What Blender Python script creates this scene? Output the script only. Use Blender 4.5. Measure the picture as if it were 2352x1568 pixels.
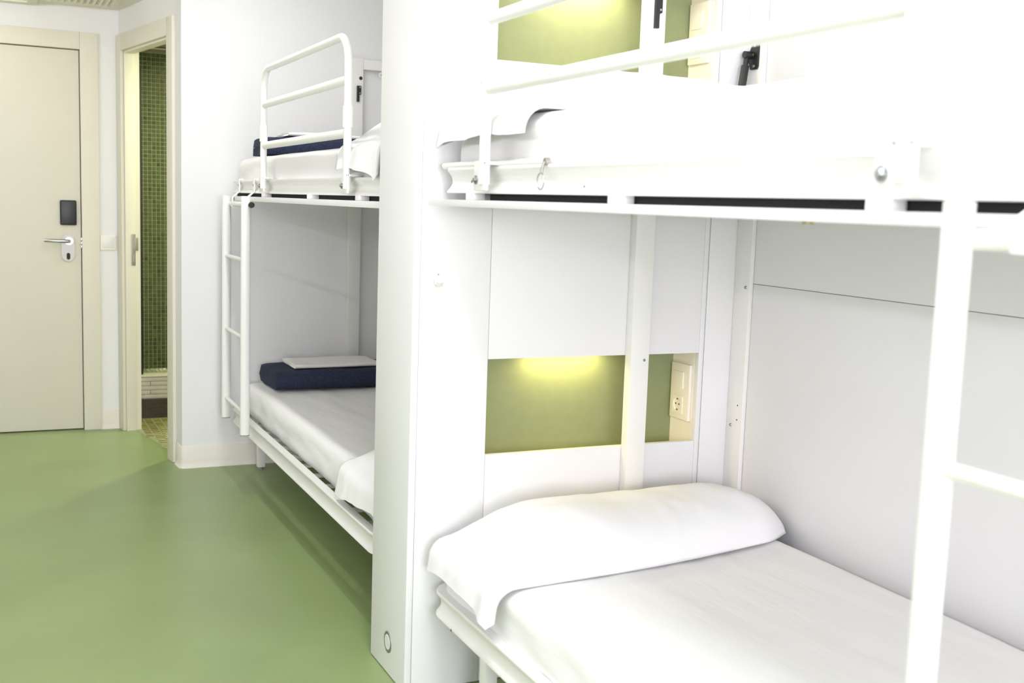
import bpy, bmesh, math, random
import numpy as np
from mathutils import Vector, Matrix, noise

# ------------------------------------------------------------------ clear
for o in list(bpy.data.objects):
    bpy.data.objects.remove(o, do_unlink=True)
S = bpy.context.scene
C = S.collection
random.seed(4)
PI = math.pi

# ------------------------------------------------------------------ camera
F_PX = 2555.8
YAW, PITCH, ROLL = math.radians(25.274), math.radians(6.998), math.radians(1.953)
EYE = Vector((0, 0, 1.30))
_f = Vector((math.sin(YAW) * math.cos(PITCH), math.cos(YAW) * math.cos(PITCH), -math.sin(PITCH)))
_r0 = Vector((math.cos(YAW), -math.sin(YAW), 0))
_u0 = _r0.cross(_f)
_r = _r0 * math.cos(ROLL) + _u0 * math.sin(ROLL)
_u = _u0 * math.cos(ROLL) - _r0 * math.sin(ROLL)
cam = bpy.data.cameras.new('camera')
cam.sensor_width = 36.0
cam.lens = F_PX / 2352 * 36.0
cam.clip_start = 0.02
cam.dof.use_dof = True
cam.dof.focus_distance = 3.7
cam.dof.aperture_fstop = 4.8
camo = bpy.data.objects.new('camera', cam)
C.objects.link(camo)
camo.matrix_world = Matrix(((_r.x, _u.x, -_f.x, EYE.x), (_r.y, _u.y, -_f.y, EYE.y), (_r.z, _u.z, -_f.z, EYE.z), (0, 0, 0, 1)))
S.camera = camo

def on(x, y, ax, v):
    """photo pixel -> the point where its ray meets the plane axis=v (a wall, the floor, a shelf)"""
    d = _r * ((x - 1176) / F_PX) - _u * ((y - 784) / F_PX) + _f
    return EYE + d * ((v - EYE[ax]) / d[ax])

# ------------------------------------------------------------------ world, lights, exposure
W = bpy.data.worlds.new('world')
S.world = W
W.use_nodes = True
W.node_tree.nodes['Background'].inputs[0].default_value = (0.8, 0.88, 1.0, 1)
W.node_tree.nodes['Background'].inputs[1].default_value = 1.0
S.view_settings.view_transform = 'Standard'
S.view_settings.look = 'None'
S.view_settings.gamma = 1.0
S.view_settings.use_curve_mapping = False
S.view_settings.exposure = 0.05

def light(name, kind, loc, energy, col, rot=(0, 0, 0), **kw):
    l = bpy.data.lights.new(name, kind)
    l.energy = energy
    l.color = col
    for k, v in kw.items():
        setattr(l, k, v)
    o = bpy.data.objects.new(name, l)
    o.location = loc
    o.rotation_euler = rot
    C.objects.link(o)
    return o
# broad soft frontal fill from an unseen window added behind the camera
light('rear_fill', 'AREA', (-0.1, -3.46, 1.55), 168, (0.94, 0.895, 1.0), (math.radians(90), 0, 0), shape='RECTANGLE', size=1.9, size_y=1.2)
# side fill: unseen strip added on the left wall, along the aisle
FILL_Y0, FILL_Y1, FILL_Z = 0.6, 4.6, 1.845
light('side_fill', 'AREA', (-1.50, (FILL_Y0 + FILL_Y1) / 2, FILL_Z), 21, (0.96, 0.89, 1.0), (0, math.radians(-90), 0), shape='RECTANGLE', size=0.07, size_y=FILL_Y1 - FILL_Y0)
# tubes of the ceiling lamps over the aisle (fixtures are built further down)
CEIL = 2.52
LAMPS = [(0.62, 1.25), (0.835, 4.15)]
for i, (lx, ly) in enumerate(LAMPS):
    light('ceiling_tube', 'AREA', (lx, ly, CEIL - 0.075), (25, 11.5)[i], ((0.92, 0.95, 1.0), (0.98, 0.98, 0.96))[i], (0, 0, 0), shape='RECTANGLE', size=(0.34, 0.045)[i], size_y=1.15)
light('bathroom_downlight', 'AREA', (1.30, 6.25, 2.125), 17.0, (1.0, 1.0, 0.58), (0, 0, 0), shape='DISK', size=0.12)

# ------------------------------------------------------------------ materials
MATS = {}
def mat(name, col, rough=0.5, metal=0.0, bump=0.0, bscale=200.0, var=0.0, vscale=6.0, spec=0.5, emit=None, estr=0.0, sheen=0.0, stretch=None, attr=None):
    m = bpy.data.materials.new(name)
    m.use_nodes = True
    nt = m.node_tree
    b = nt.nodes['Principled BSDF']
    b.inputs['Base Color'].default_value = (*col, 1)
    b.inputs['Roughness'].default_value = rough
    b.inputs['Metallic'].default_value = metal
    b.inputs['Specular IOR Level'].default_value = spec
    if sheen:
        b.inputs['Sheen Weight'].default_value = sheen
    if emit:
        b.inputs['Emission Color'].default_value = (*emit, 1)
        b.inputs['Emission Strength'].default_value = estr
    tc = nt.nodes.new('ShaderNodeTexCoord')
    mp = nt.nodes.new('ShaderNodeMapping')
    nt.links.new(tc.outputs['Object'], mp.inputs['Vector'])
    if stretch:
        mp.inputs['Scale'].default_value = stretch
    if attr:
        a = nt.nodes.new('ShaderNodeAttribute')
        a.attribute_name = attr
        nt.links.new(a.outputs['Color'], b.inputs['Base Color'])
    elif var:
        n = nt.nodes.new('ShaderNodeTexNoise')
        n.inputs['Scale'].default_value = vscale
        n.inputs['Detail'].default_value = 5
        nt.links.new(mp.outputs['Vector'], n.inputs['Vector'])
        r = nt.nodes.new('ShaderNodeValToRGB')
        r.color_ramp.elements[0].position = 0.3
        r.color_ramp.elements[1].position = 0.7
        r.color_ramp.elements[0].color = (*[max(0, c * (1 - var)) for c in col], 1)
        r.color_ramp.elements[1].color = (*[min(1, c * (1 + var)) for c in col], 1)
        nt.links.new(n.outputs['Fac'], r.inputs['Fac'])
        nt.links.new(r.outputs['Color'], b.inputs['Base Color'])
    if bump:
        n2 = nt.nodes.new('ShaderNodeTexNoise')
        n2.inputs['Scale'].default_value = bscale
        n2.inputs['Detail'].default_value = 3
        nt.links.new(mp.outputs['Vector'], n2.inputs['Vector'])
        bp = nt.nodes.new('ShaderNodeBump')
        bp.inputs['Strength'].default_value = bump
        bp.inputs['Distance'].default_value = 0.004
        nt.links.new(n2.outputs['Fac'], bp.inputs['Height'])
        nt.links.new(bp.outputs['Normal'], b.inputs['Normal'])
    MATS[name] = m
    return m
mat('wall_paint', (0.85, 0.85, 0.85), 0.75, bump=0.12, bscale=260, var=0.012, vscale=3)
mat('ceiling_paint', (0.86, 0.86, 0.84), 0.85)
mat('soffit_paint', (0.83, 0.81, 0.72), 0.85)
mat('floor_vinyl', (0.270, 0.354, 0.149), 0.34, bump=0.03, bscale=340, var=0.07, vscale=2.2, spec=0.42)
mat('laminate', (0.83, 0.83, 0.835), 0.42, bump=0.03, bscale=420, var=0.008)
mat('seam_dark', (0.30, 0.27, 0.25), 0.8)
mat('niche_green', (0.245, 0.285, 0.145), 0.62, bump=0.06, bscale=400, var=0.03, vscale=30)
mat('bed_steel', (0.85, 0.85, 0.82), 0.38, spec=0.5, var=0.006)
mat('sheet', (0.87, 0.865, 0.855), 0.85, bump=0.55, bscale=26, sheen=0.12, stretch=(1, .24, 1))
mat('pillow_linen', (0.88, 0.88, 0.88), 0.85, bump=0.30, bscale=20, sheen=0.12, stretch=(.5, 1, 1))
mat('ecru_cloth', (0.88, 0.86, 0.81), 0.9, bump=0.2, bscale=60, sheen=0.2)
mat('navy_fleece', (0.034, 0.043, 0.078), 0.95, bump=0.6, bscale=420, var=0.25, vscale=120, sheen=0.04, spec=0.1)
mat('door_cream', (0.74, 0.71, 0.61), 0.5, bump=0.03, bscale=200, var=0.01)
mat('trim_cream', (0.76, 0.73, 0.63), 0.5)
mat('baseboard_vinyl', (0.78, 0.75, 0.67), 0.5)
mat('black_plastic', (0.012, 0.012, 0.014), 0.4)
mat('black_base', (0.006, 0.006, 0.007), 0.8)
mat('steel', (0.50, 0.50, 0.51), 0.28, metal=1.0)
mat('zinc', (0.33, 0.345, 0.355), 0.35, metal=1.0)
mat('satin_nickel', (0.36, 0.345, 0.325), 0.42, metal=0.85)
mat('white_plastic', (0.80, 0.79, 0.76), 0.35)
mat('cream_plastic', (0.90, 0.86, 0.77), 0.4)
mat('hole_dark', (0.03, 0.025, 0.02), 0.8)
mat('brass', (0.55, 0.38, 0.16), 0.35, metal=1.0)
mat('opal', (0.9, 0.9, 0.88), 0.4, emit=(1, 0.94, 0.86), estr=27.0)
mat('frosted', (0.74, 0.78, 0.76), 0.5)
mat('tile_mosaic', (0.2, 0.3, 0.1), 0.22, attr='tilecol')
mat('grout', (0.36, 0.36, 0.24), 0.8)
mat('strip_tile', (0.66, 0.62, 0.57), 0.45, var=0.12, vscale=12)
mat('dark_step', (0.055, 0.045, 0.036), 0.6, var=0.3, vscale=30, stretch=(1, 1, 6))
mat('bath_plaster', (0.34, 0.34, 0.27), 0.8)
mat('grey_rubber', (0.25, 0.25, 0.25), 0.7)
mat('lamp_white', (0.8, 0.8, 0.8), 0.5, emit=(1, 0.97, 0.92), estr=2.0)
mat('led_warm', (0.8, 0.8, 0.7), 0.5, emit=(1, 0.86, 0.42), estr=8.0)
mat('fill_pane', (0.8, 0.85, 0.9), 0.2, emit=(0.9, 0.95, 1.0), estr=1.5)  # glowing panes of the added fill window

# ------------------------------------------------------------------ object helpers
def empty(name, loc, label=None, cat=None, group=None, kind=None):
    o = bpy.data.objects.new(name, None)
    o.empty_display_size = 0.05
    o.location = loc
    C.objects.link(o)
    return tag(o, label, cat, group, kind)

def tag(o, label=None, cat=None, group=None, kind=None):
    if label: o['label'] = label
    if cat: o['category'] = cat
    if group: o['group'] = group
    if kind: o['kind'] = kind
    return o

def link(name, me, m, parent=None, label=None, cat=None, group=None, kind=None):
    me.materials.append(MATS[m]) if not me.materials else None
    o = bpy.data.objects.new(name, me)
    C.objects.link(o)
    if parent is not None:
        o.parent = parent
        if parent.type == 'EMPTY':
            o.matrix_parent_inverse = Matrix.LocRotScale(parent.location, parent.rotation_euler, None).inverted()
    return tag(o, label, cat, group, kind)

class MB:
    def __init__(s):
        s.bm = bmesh.new()
    def box(s, x0, x1, y0, y1, z0, z1, bev=0.0, seg=2, M=None):
        if x1 < x0: x0, x1 = x1, x0
        if y1 < y0: y0, y1 = y1, y0
        if z1 < z0: z0, z1 = z1, z0
        bm = s.bm
        v = [bm.verts.new((x, y, z)) for x in (x0, x1) for y in (y0, y1) for z in (z0, z1)]
        fs = [bm.faces.new([v[i] for i in q]) for q in ((0, 1, 3, 2), (4, 6, 7, 5), (0, 4, 5, 1), (2, 3, 7, 6), (0, 2, 6, 4), (1, 5, 7, 3))]
        if bev > 0:
            ed = list({e for f in fs for e in f.edges})
            r = bmesh.ops.bevel(bm, geom=ed, offset=bev, segments=seg, profile=0.6, affect='EDGES', clamp_overlap=True)
            v = list({q for f in r['faces'] for q in f.verts} | {q for q in v if q.is_valid})
        if M is not None:
            bmesh.ops.transform(bm, matrix=M, verts=[q for q in v if q.is_valid])
        return s
    def tube(s, pts, r, n=12, caps=True, flat=None):
        """round tube along a polyline; flat=(ru, rv) makes an oval one, rv along world z where it can"""
        pts = [Vector(p) for p in pts]
        bm = s.bm
        rings = []
        prev = None
        for i, p in enumerate(pts):
            t = (pts[min(i + 1, len(pts) - 1)] - pts[max(i - 1, 0)]).normalized()
            if prev is None:
                a = Vector((0, 0, 1)) if abs(t.z) < 0.9 else Vector((1, 0, 0))
                u = t.cross(a).normalized()
            else:
                u = (prev - t * prev.dot(t)).normalized()
            w = t.cross(u).normalized()
            prev = u
            ru, rv = flat if flat else (r, r)
            rings.append([bm.verts.new(p + u * (ru * math.cos(2 * PI * k / n)) + w * (rv * math.sin(2 * PI * k / n))) for k in range(n)])
        for a, b in zip(rings, rings[1:]):
            for k in range(n):
                bm.faces.new((a[k], a[(k + 1) % n], b[(k + 1) % n], b[k]))
        if caps:
            bm.faces.new(list(reversed(rings[0])))
            bm.faces.new(rings[-1])
        return s
    def disc(s, c, axis, r, h, n=20, r2=None):
        c = Vector(c)
        d = Vector(axis).normalized() * h
        return s.cone(c, c + d, r, r if r2 is None else r2, n)
    def cone(s, a, b, ra, rb, n=20):
        a, b = Vector(a), Vector(b)
        t = (b - a).normalized()
        u = t.cross(Vector((0, 0, 1)) if abs(t.z) < 0.9 else Vector((1, 0, 0))).normalized()
        w = t.cross(u)
        A = [s.bm.verts.new(a + (u * math.cos(2 * PI * k / n) + w * math.sin(2 * PI * k / n)) * ra) for k in range(n)]
        B = [s.bm.verts.new(b + (u * math.cos(2 * PI * k / n) + w * math.sin(2 * PI * k / n)) * rb) for k in range(n)]
        for k in range(n):
            s.bm.faces.new((A[k], A[(k + 1) % n], B[(k + 1) % n], B[k]))
        s.bm.faces.new(list(reversed(A)))
        s.bm.faces.new(B)
        return s
    def prism(s, poly, d):
        """poly: list of 3D points (planar), extruded by vector d"""
        d = Vector(d)
        A = [s.bm.verts.new(Vector(p)) for p in poly]
        B = [s.bm.verts.new(Vector(p) + d) for p in poly]
        n = len(A)
        s.bm.faces.new(A)
        s.bm.faces.new(list(reversed(B)))
        for k in range(n):
            s.bm.faces.new((A[k], B[k], B[(k + 1) % n], A[(k + 1) % n]))
        return s
    def sweep(s, path, prof, closed=True):
        """path: list of (x,y,nx,ny) with outward normals; prof: list of (out, z), closed section"""
        rings = [[s.bm.verts.new((x + nx * o, y + ny * o, z)) for o, z in prof] for x, y, nx, ny in path]
        m, n = len(rings), len(prof)
        for i in range(m if closed else m - 1):
            a, b = rings[i], rings[(i + 1) % m]
            for k in range(n):
                s.bm.faces.new((a[k], a[(k + 1) % n], b[(k + 1) % n], b[k]))
        if not closed:
            s.bm.faces.new(rings[0])
            s.bm.faces.new(list(reversed(rings[-1])))
        return s
    def grid(s, P):
        """P[i][j] points"""
        V = [[s.bm.verts.new(p) for p in row] for row in P]
        for i in range(len(V) - 1):
            for j in range(len(V[0]) - 1):
                s.bm.faces.new((V[i][j], V[i + 1][j], V[i + 1][j + 1], V[i][j + 1]))
        return V
    def mesh(s, name, smooth=None):
        bmesh.ops.recalc_face_normals(s.bm, faces=s.bm.faces[:])
        me = bpy.data.meshes.new(name)
        s.bm.to_mesh(me)
        s.bm.free()
        if smooth is not None:
            me.shade_smooth()
            if smooth < 180:
                try:
                    me.set_sharp_from_angle(angle=math.radians(smooth))
                except Exception:
                    pass
        return me
    def build(s, name, m, parent=None, smooth=40, **kw):
        return link(name, s.mesh(name, smooth), m, parent, **kw)

def bx(name, m, x0, x1, y0, y1, z0, z1, parent=None, bev=0.0, **kw):
    return MB().box(x0, x1, y0, y1, z0, z1, bev).build(name, m, parent, **kw)
ST = dict(kind='structure')

# ================================================================== THE ROOM
XL, XR = -1.60, 1.98          # left wall, right wall
YB, YN = 5.36, -3.50          # back wall of the bunk bay, wall behind the camera
YD = 6.40                     # entrance-door wall
PF, PB = 2.66, 2.945          # front and back of the partition
PX = 0.973                    # aisle end of the partition
ENT = 2.25                    # ceiling of the entrance
bx('floor', 'floor_vinyl', XL - .1, XR + .1, YN - .1, 7.4, -0.06, 0.0, **ST)
bx('ceiling', 'ceiling_paint', XL - .1, XR + .1, YN - .1, YB + .1, CEIL, CEIL + .08, **ST)
bx('ceiling_entry', 'soffit_paint', XL - .1, 0.82, YB + .0, YD + .1, ENT, ENT + .35, **ST)
bx('wall_left', 'wall_paint', XL - .1, XL, YN - .1, YD + .1, 0, CEIL, **ST)
# right wall: a base wall with two laminate boards in front of it
wr = bx('wall_right', 'wall_paint', XR + .014, XR + .1, YN - .1, 7.3, 0, CEIL, **ST)
bx('wall_panel', 'laminate', XR, XR + .013, YN, PF, 0.0, 1.098, wr, bev=.0012)
bx('wall_panel', 'laminate', XR, XR + .013, YN, PF, 1.0993, CEIL, wr, bev=.0012)
bx('wall_panel', 'wall_paint', XR, XR + .013, PB, YB, 0.0, CEIL, wr, bev=.0012)
# wall behind the camera, with an unseen window added for the fill
WX0, WX1, WZ0, WZ1 = -1.05, 0.85, 0.95, 2.15
m = MB()
m.box(XL, WX0, YN - .1, YN, 0, CEIL); m.box(WX1, XR + .0, YN - .1, YN, 0, CEIL)
m.box(WX0, WX1, YN - .1, YN, 0, WZ0); m.box(WX0, WX1, YN - .1, YN, WZ1, CEIL)
m.build('wall_rear', 'wall_paint', **ST)
w1 = empty('fill_window', (-.1, YN, WZ0), **ST)
m = MB()
for x in (WX0, -0.125, WX1 - .05): m.box(x, x + .05, YN - .07, YN - .01, WZ0, WZ1, .004)
for z in (WZ0, WZ1 - .05): m.box(WX0, WX1, YN - .07, YN - .01, z, z + .05, .004)
m.build('fill_window_frame', 'white_plastic', w1)
bx('pane', 'fill_pane', WX0 + .05, -.125, YN - .05, YN - .04, WZ0 + .05, WZ1 - .05, w1)
bx('pane', 'fill_pane', -.075, WX1 - .05, YN - .05, YN - .04, WZ0 + .05, WZ1 - .05, w1)

# bathroom wall: stands at a slight angle to the room
A = Vector((0.647, 6.395, 0)); B = Vector((0.805, 5.49, 0))
U = (B - A).normalized(); L_AB = (B - A).length
N = Vector((-U.y, U.x, 0))                    # points into the bathroom
if N.x < 0: N = -N
TH = 0.082
MBW = Matrix(((U.x, N.x, 0, A.x), (U.y, N.y, 0, A.y), (0, 0, 1, 0), (0, 0, 0, 1)))   # local: x along the wall, y into the bathroom
S0, S1, HD = 0.085, L_AB - 0.085, 2.035
m = MB()
m.box(-.10, S0 - .012, 0, TH, 0, CEIL, M=MBW)
m.box(S1 + .012, L_AB, 0, TH, 0, CEIL, M=MBW)
m.box(S0 - .012, S1 + .012, 0, TH, HD + .012, CEIL, M=MBW)
m.build('wall_bathroom', 'wall_paint', **ST)
# wall at the foot of the far bunk, with its short return to the bathroom doorway
CX = 0.812
m = MB()
m.prism([(CX, YB, 0), (XR + .014, YB, 0), (XR + .014, YB + .12, 0), (B.x + N.x * TH, B.y + N.y * TH, 0), (B.x, B.y - .0, 0)], (0, 0, CEIL))
m.build('wall_back', 'wall_paint', **ST)
# wall of the entrance door
DX0, DX1, DZ = -0.415, 0.452, 2.032
m = MB()
m.box(XL, DX0 - .01, YD, YD + .1, 0, CEIL)
m.box(DX1 + .01, 0.74, YD, YD + .1, 0, CEIL)
m.box(DX0 - .01, DX1 + .01, YD, YD + .1, DZ + .01, CEIL)
m.build('wall_entrance', 'wall_paint', **ST)

# entrance door
d1 = empty('door_1', (DX1, YD, 0), **ST)
leaf = bx('door_leaf', 'door_cream', DX0 + .003, DX1 - .004, YD + .012, YD + .052, 0.006, DZ - .004, d1, bev=.002)
m = MB()
for x0, x1 in ((DX0 - .088, DX0 + .002), (DX1, DX1 + .09)):
    m.box(x0, x1, YD - .016, YD + .0, 0, DZ + .088, .003)
m.box(DX0, DX1, YD - .016, YD, DZ, DZ + .088, .003)
m.build('casing', 'trim_cream', d1)
m = MB()
m.box(DX1, DX1 + .0099, YD, YD + .06, 0, DZ); m.box(DX0 - .0099, DX0, YD, YD + .06, 0, DZ); m.box(DX0, DX1, YD, YD + .06, DZ, DZ + .0099)
m.build('jamb', 'trim_cream', d1)
bx('rebate', 'seam_dark', DX0, DX1, YD + .054, YD + .062, 0.0, DZ, d1)
# oval back plate, lever, key hole
def oval(cx, cz, w, h, y0, y1, n=14):
    r = w / 2
    pts = []
    for k in range(n + 1):
        a = PI * k / n
        pts.append((cx + r * math.cos(a), y0, cz + h / 2 - r + r * math.sin(a)))
    for k in range(n + 1):
        a = PI + PI * k / n
        pts.append((cx + r * math.cos(a), y0, cz - h / 2 + r + r * math.sin(a)))
    return MB().prism(pts, (0, y1 - y0, 0))
yl = YD + .012
pc = on(156, 569, 1, yl)
hp = oval(pc.x, pc.z, .066, .142, yl - .011, yl).build('handle_plate', 'satin_nickel', leaf)
hl = on(158, 553, 1, yl)
m = MB()
m.disc((hl.x, yl - .011, hl.z), (0, -1, 0), .021, .012)
m.tube([(hl.x, yl - .02, hl.z), (hl.x, yl - .048, hl.z), (hl.x - .01, yl - .058, hl.z), (hl.x - .05, yl - .06, hl.z + .001), (hl.x - .10, yl - .057, hl.z + .003), (hl.x - .122, yl - .05, hl.z + .003)], .0095, flat=(.008, .0095))
m.build('lever', 'steel', leaf)
kc = on(157, 588, 1, yl)
oval(kc.x, kc.z, .018, .036, yl - .013, yl - .0105).build('key_hole', 'hole_dark', leaf)
a, b = on(137, 459, 1, yl), on(176, 517, 1, yl)
rd = MB().box(a.x, b.x, yl - .02, yl, b.z, a.z, .008, 3).build('card_reader', 'black_plastic', leaf)
MB().box(a.x + .006, b.x - .006, yl - .0215, yl - .0195, b.z + .006, a.z - .006, .0008).build('reader_face', 'black_plastic', rd)
lz = on(188, 557, 1, yl).z
m = MB()
for k in range(3): m.box(DX1 - .0035, DX1 - .0005, YD + .008, YD + .03, lz - .028 + k * .02, lz - .014 + k * .02)
m.build('latch_bolt', 'steel', d1)
# light switch beside the door
sw = on(248, 557, 1, YD)
t = empty('light_switch', (sw.x, YD, sw.z), 'square cream light switch on the wall between the two door casings', 'light switch')
MB().box(sw.x - .041, sw.x + .041, YD - .010, YD, sw.z - .041, sw.z + .041, .006, 3).build('plate', 'cream_plastic', t)
MB().box(sw.x - .031, sw.x + .031, YD - .014, YD - .008, sw.z - .027, sw.z + .033, .003).build('rocker', 'white_plastic', t)

# bathroom doorway: casing, jambs, strike plate
d2 = empty('door_2', tuple(A + U * S0), **ST)
m = MB()
m.box(-.002, S0 + .0, -.016, 0, 0, HD + .085, .003, M=MBW)
m.box(S1, L_AB + .002, -.016, 0, 0, HD + .085, .003, M=MBW)
m.box(S0, S1, -.016, 0, HD, HD + .085, .003, M=MBW)
m.build('casing', 'trim_cream', d2)
m = MB()
m.box(S0 - .012, S0, 0, TH, 0, HD, M=MBW)
m.box(S1, S1 + .012, 0, TH, 0, HD, M=MBW)
m.box(S0 - .012, S1 + .012, 0, TH, HD, HD + .012, M=MBW)
m.box(S0, S0 + .012, .0, .052, 0, HD, .002, M=MBW)
m.box(S1 - .012, S1, .0, .052, 0, HD, .002, M=MBW)
m.box(S0, S1, .0, .052, HD - .012, HD, .002, M=MBW)
m.build('jamb', 'trim_cream', d2)
m = MB()
m.box(S0 + .012, S0 + .0145, .030, .052, .905, 1.075, .0008, M=MBW)
m.box(S0 + .0118, S0 + .0146, .048, .066, .985, 1.055, .0008, M=MBW)
m.build('strike_plate', 'satin_nickel', d2)
for z in (1.02, .945):
    m = MB(); m.box(S0 + .0140, S0 + .0150, .036, .046, z - .02, z + .02, M=MBW); m.build('strike_slot', 'steel', d2)

# vinyl cove baseboards
def cove(name, path, h=.105):
    prof = [(0, 0), (.016, 0), (.0145, .003), (.009, .012), (.006, .028), (.0055, h - .004), (.003, h), (0, h)]
    return MB().sweep(path, prof, closed=False).build(name, 'baseboard_vinyl', **ST)
# back wall, turning the corner towards the doorway casing
rx, ry = CX, YB
pth = [(XR, YB, 0, -1), (CX + .02, YB, 0, -1), (CX + .006, YB + .002, -.38, -.92), (CX, YB + .01, -.92, -.38), (B.x + .002, B.y - .03, -1, 0)]
cove('baseboard_back', pth)
cove('baseboard_entrance', [(A.x, YD, 0, -1), (DX1 + .09, YD, 0, -1)])
cove('baseboard_left', [(XL, YD, 1, 0), (XL, YN, 1, 0)])

# ceiling grille and access panel over the entrance
t = empty('ceiling_grille', (0.40, 6.03, ENT), 'louvred air grille in the ceiling over the entrance', 'grille')
m = MB()
for q in ((.155, .615, 6.20, 6.235), (.155, .615, 5.80, 5.835), (.155, .19, 5.835, 6.20), (.60, .615, 5.835, 6.20)):
    m.box(q[0], q[1], q[2], q[3], ENT - .014, ENT, .002)
m.build('frame', 'soffit_paint', t)
me = None
for k in range(14):
    x = .195 + k * .0292
    m = MB(); m.prism([(x, 5.835, ENT - .002), (x + .020, 5.835, ENT - .016), (x + .024, 5.835, ENT - .016), (x + .005, 5.835, ENT - .001)], (0, .365, 0))
    m.build('slat', 'soffit_paint', t)
a = on(85, 4, 1, 6.36)
t = empty('ceiling_hatch', (0, 6.1, ENT), 'square access panel in the ceiling beside the louvred grille', 'panel')
m = MB()
m.box(-.36, a.x, 6.30, 6.36, ENT - .02, ENT, .003); m.box(-.36, a.x, 5.78, 5.84, ENT - .02, ENT, .003)
m.box(-.36, -.30, 5.84, 6.30, ENT - .02, ENT, .003); m.box(a.x - .05, a.x, 5.84, 6.30, ENT - .02, ENT, .003)
m.build('frame', 'soffit_paint', t)
bx('panel', 'soffit_paint', -.30, a.x - .05, 5.84, 6.30, ENT - .01, ENT, t)
t = empty('entry_lamp', (-0.25, 5.75, ENT), 'unseen entrance lamp shaped as an opal globe to light the ceiling', 'lamp')  # globe form chosen so the entrance ceiling catches its light
MB().disc((-.25, 5.75, ENT), (0, 0, -1), .055, .03).build('rose', 'white_plastic', t)
m = MB(); bmesh.ops.create_uvsphere(m.bm, u_segments=24, v_segments=14, radius=.07, matrix=Matrix.Translation((-.25, 5.75, 2.12)))
g_ = m.build('globe', 'opal', t, smooth=180)

# ================================================================== BATHROOM (seen through the doorway)
YT = 7.20                     # tiled shower wall
bx('wall_shower', 'grout', 0.66, XR + .014, YT + .004, YT + .1, 0, CEIL, **ST)
bx('wall_bathroom_side', 'bath_plaster', 0.66, 0.742, YD + .101, YT + .004, 0, CEIL, **ST)
q0, q1 = A + N * TH - U * .06, B + N * TH
MB().prism([(q0.x, q0.y, 2.145), (q1.x, q1.y, 2.145), (XR + .014, YB + .12, 2.145), (XR + .014, YT + .1, 2.145), (.742, YT + .1, 2.145), (.742, YD + .1, 2.145)], (0, 0, .13)).build('ceiling_bathroom', 'bath_plaster', **ST)
def tile_mesh(name, rects, M, h, base, seed):
    """many small tiles in one mesh, each with a colour of its own"""
    rnd = random.Random(seed)
    verts, faces, cols = [], [], []
    for (u0, u1, v0, v1) in rects:
        k = rnd.random()
        d = 0.72 + 0.5 * rnd.random()
        if rnd.random() < .05: d *= .6
        col = (base[0] * d * (1 + .25 * k), base[1] * d * (1 + .05 * k), base[2] * d, 1)
        e = min(u1 - u0, v1 - v0) * .10
        i = len(verts)
        for (a, b, z) in ((u0, v0, 0), (u1, v0, 0), (u1, v1, 0), (u0, v1, 0), (u0 + e, v0 + e, h), (u1 - e, v0 + e, h), (u1 - e, v1 - e, h), (u0 + e, v1 - e, h)):
            verts.append(M @ Vector((a, b, z)))
        for q in ((4, 5, 6, 7), (0, 1, 5, 4), (1, 2, 6, 5), (2, 3, 7, 6), (3, 0, 4, 7)):
            faces.append([i + j for j in q]); cols.append(col)
    me = bpy.data.meshes.new(name)
    me.from_pydata(verts, [], faces)
    ca = me.color_attributes.new('tilecol', 'FLOAT_COLOR', 'CORNER')
    li = 0
    for f, col in zip(faces, cols):
        for _ in f:
            ca.data[li].color = col; li += 1
    return me
PT = .0252
M_wall = Matrix(((1, 0, 0, 0.742), (0, 0, -1, YT + .004), (0, 1, 0, 0.20), (0, 0, 0, 1)))
rects = [(i * PT, i * PT + PT - .0035, j * PT, j * PT + PT - .0035) for i in range(49) for j in range(77)]
ws = bpy.data.objects['wall_shower']
link('mosaic_tiles', tile_mesh('mosaic_tiles', rects, M_wall, .004, (.068, .108, .032), 3), 'tile_mosaic', ws, kind='stuff', label='small green glass mosaic tiles with pale grout')
# raised shower tray behind a tiled kerb, dark step in front
CY = 6.65
t = empty('shower_tray', (1.2, 6.9, 0), 'raised shower tray with mosaic floor and beige tiled kerb', 'shower tray')
bx('body', 'grout', .742, XR, CY + .012, YT + .004, 0, .205, t)
me = tile_mesh('tray_mosaic', [(i * PT, i * PT + PT - .0035, j * PT, j * PT + PT - .0035) for i in range(49) for j in range(17)], Matrix(((1, 0, 0, .742), (0, 1, 0, CY + .115), (0, 0, 1, .205), (0, 0, 0, 1))), .003, (.16, .20, .06), 5)
link('mosaic_floor', me, 'tile_mosaic', t, kind='stuff')
bx('kerb', 'grout', .742, XR, CY + .010, CY + .11, .10, .238, t)
bx('kerb_cap', 'trim_cream', .742, XR, CY + .0, CY + .112, .238, .248, t, bev=.003)
for r in range(5):
    z = .112 + r * .0252
    xs = [.742 + (r % 2) * .09 + k * .30 for k in range(-1, 5)]
    for x in xs:
        x0, x1 = max(x, .742), min(x + .297, XR)
        if x1 - x0 > .02:
            bx('strip_tile', 'strip_tile', x0, x1, CY + .002, CY + .012, z, z + .0232, t, bev=.0012)
bx('shower_step', 'dark_step', .742, XR, CY - .025, CY + .001, 0, .112, label='low dark step in front of the shower kerb', cat='step')
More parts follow.
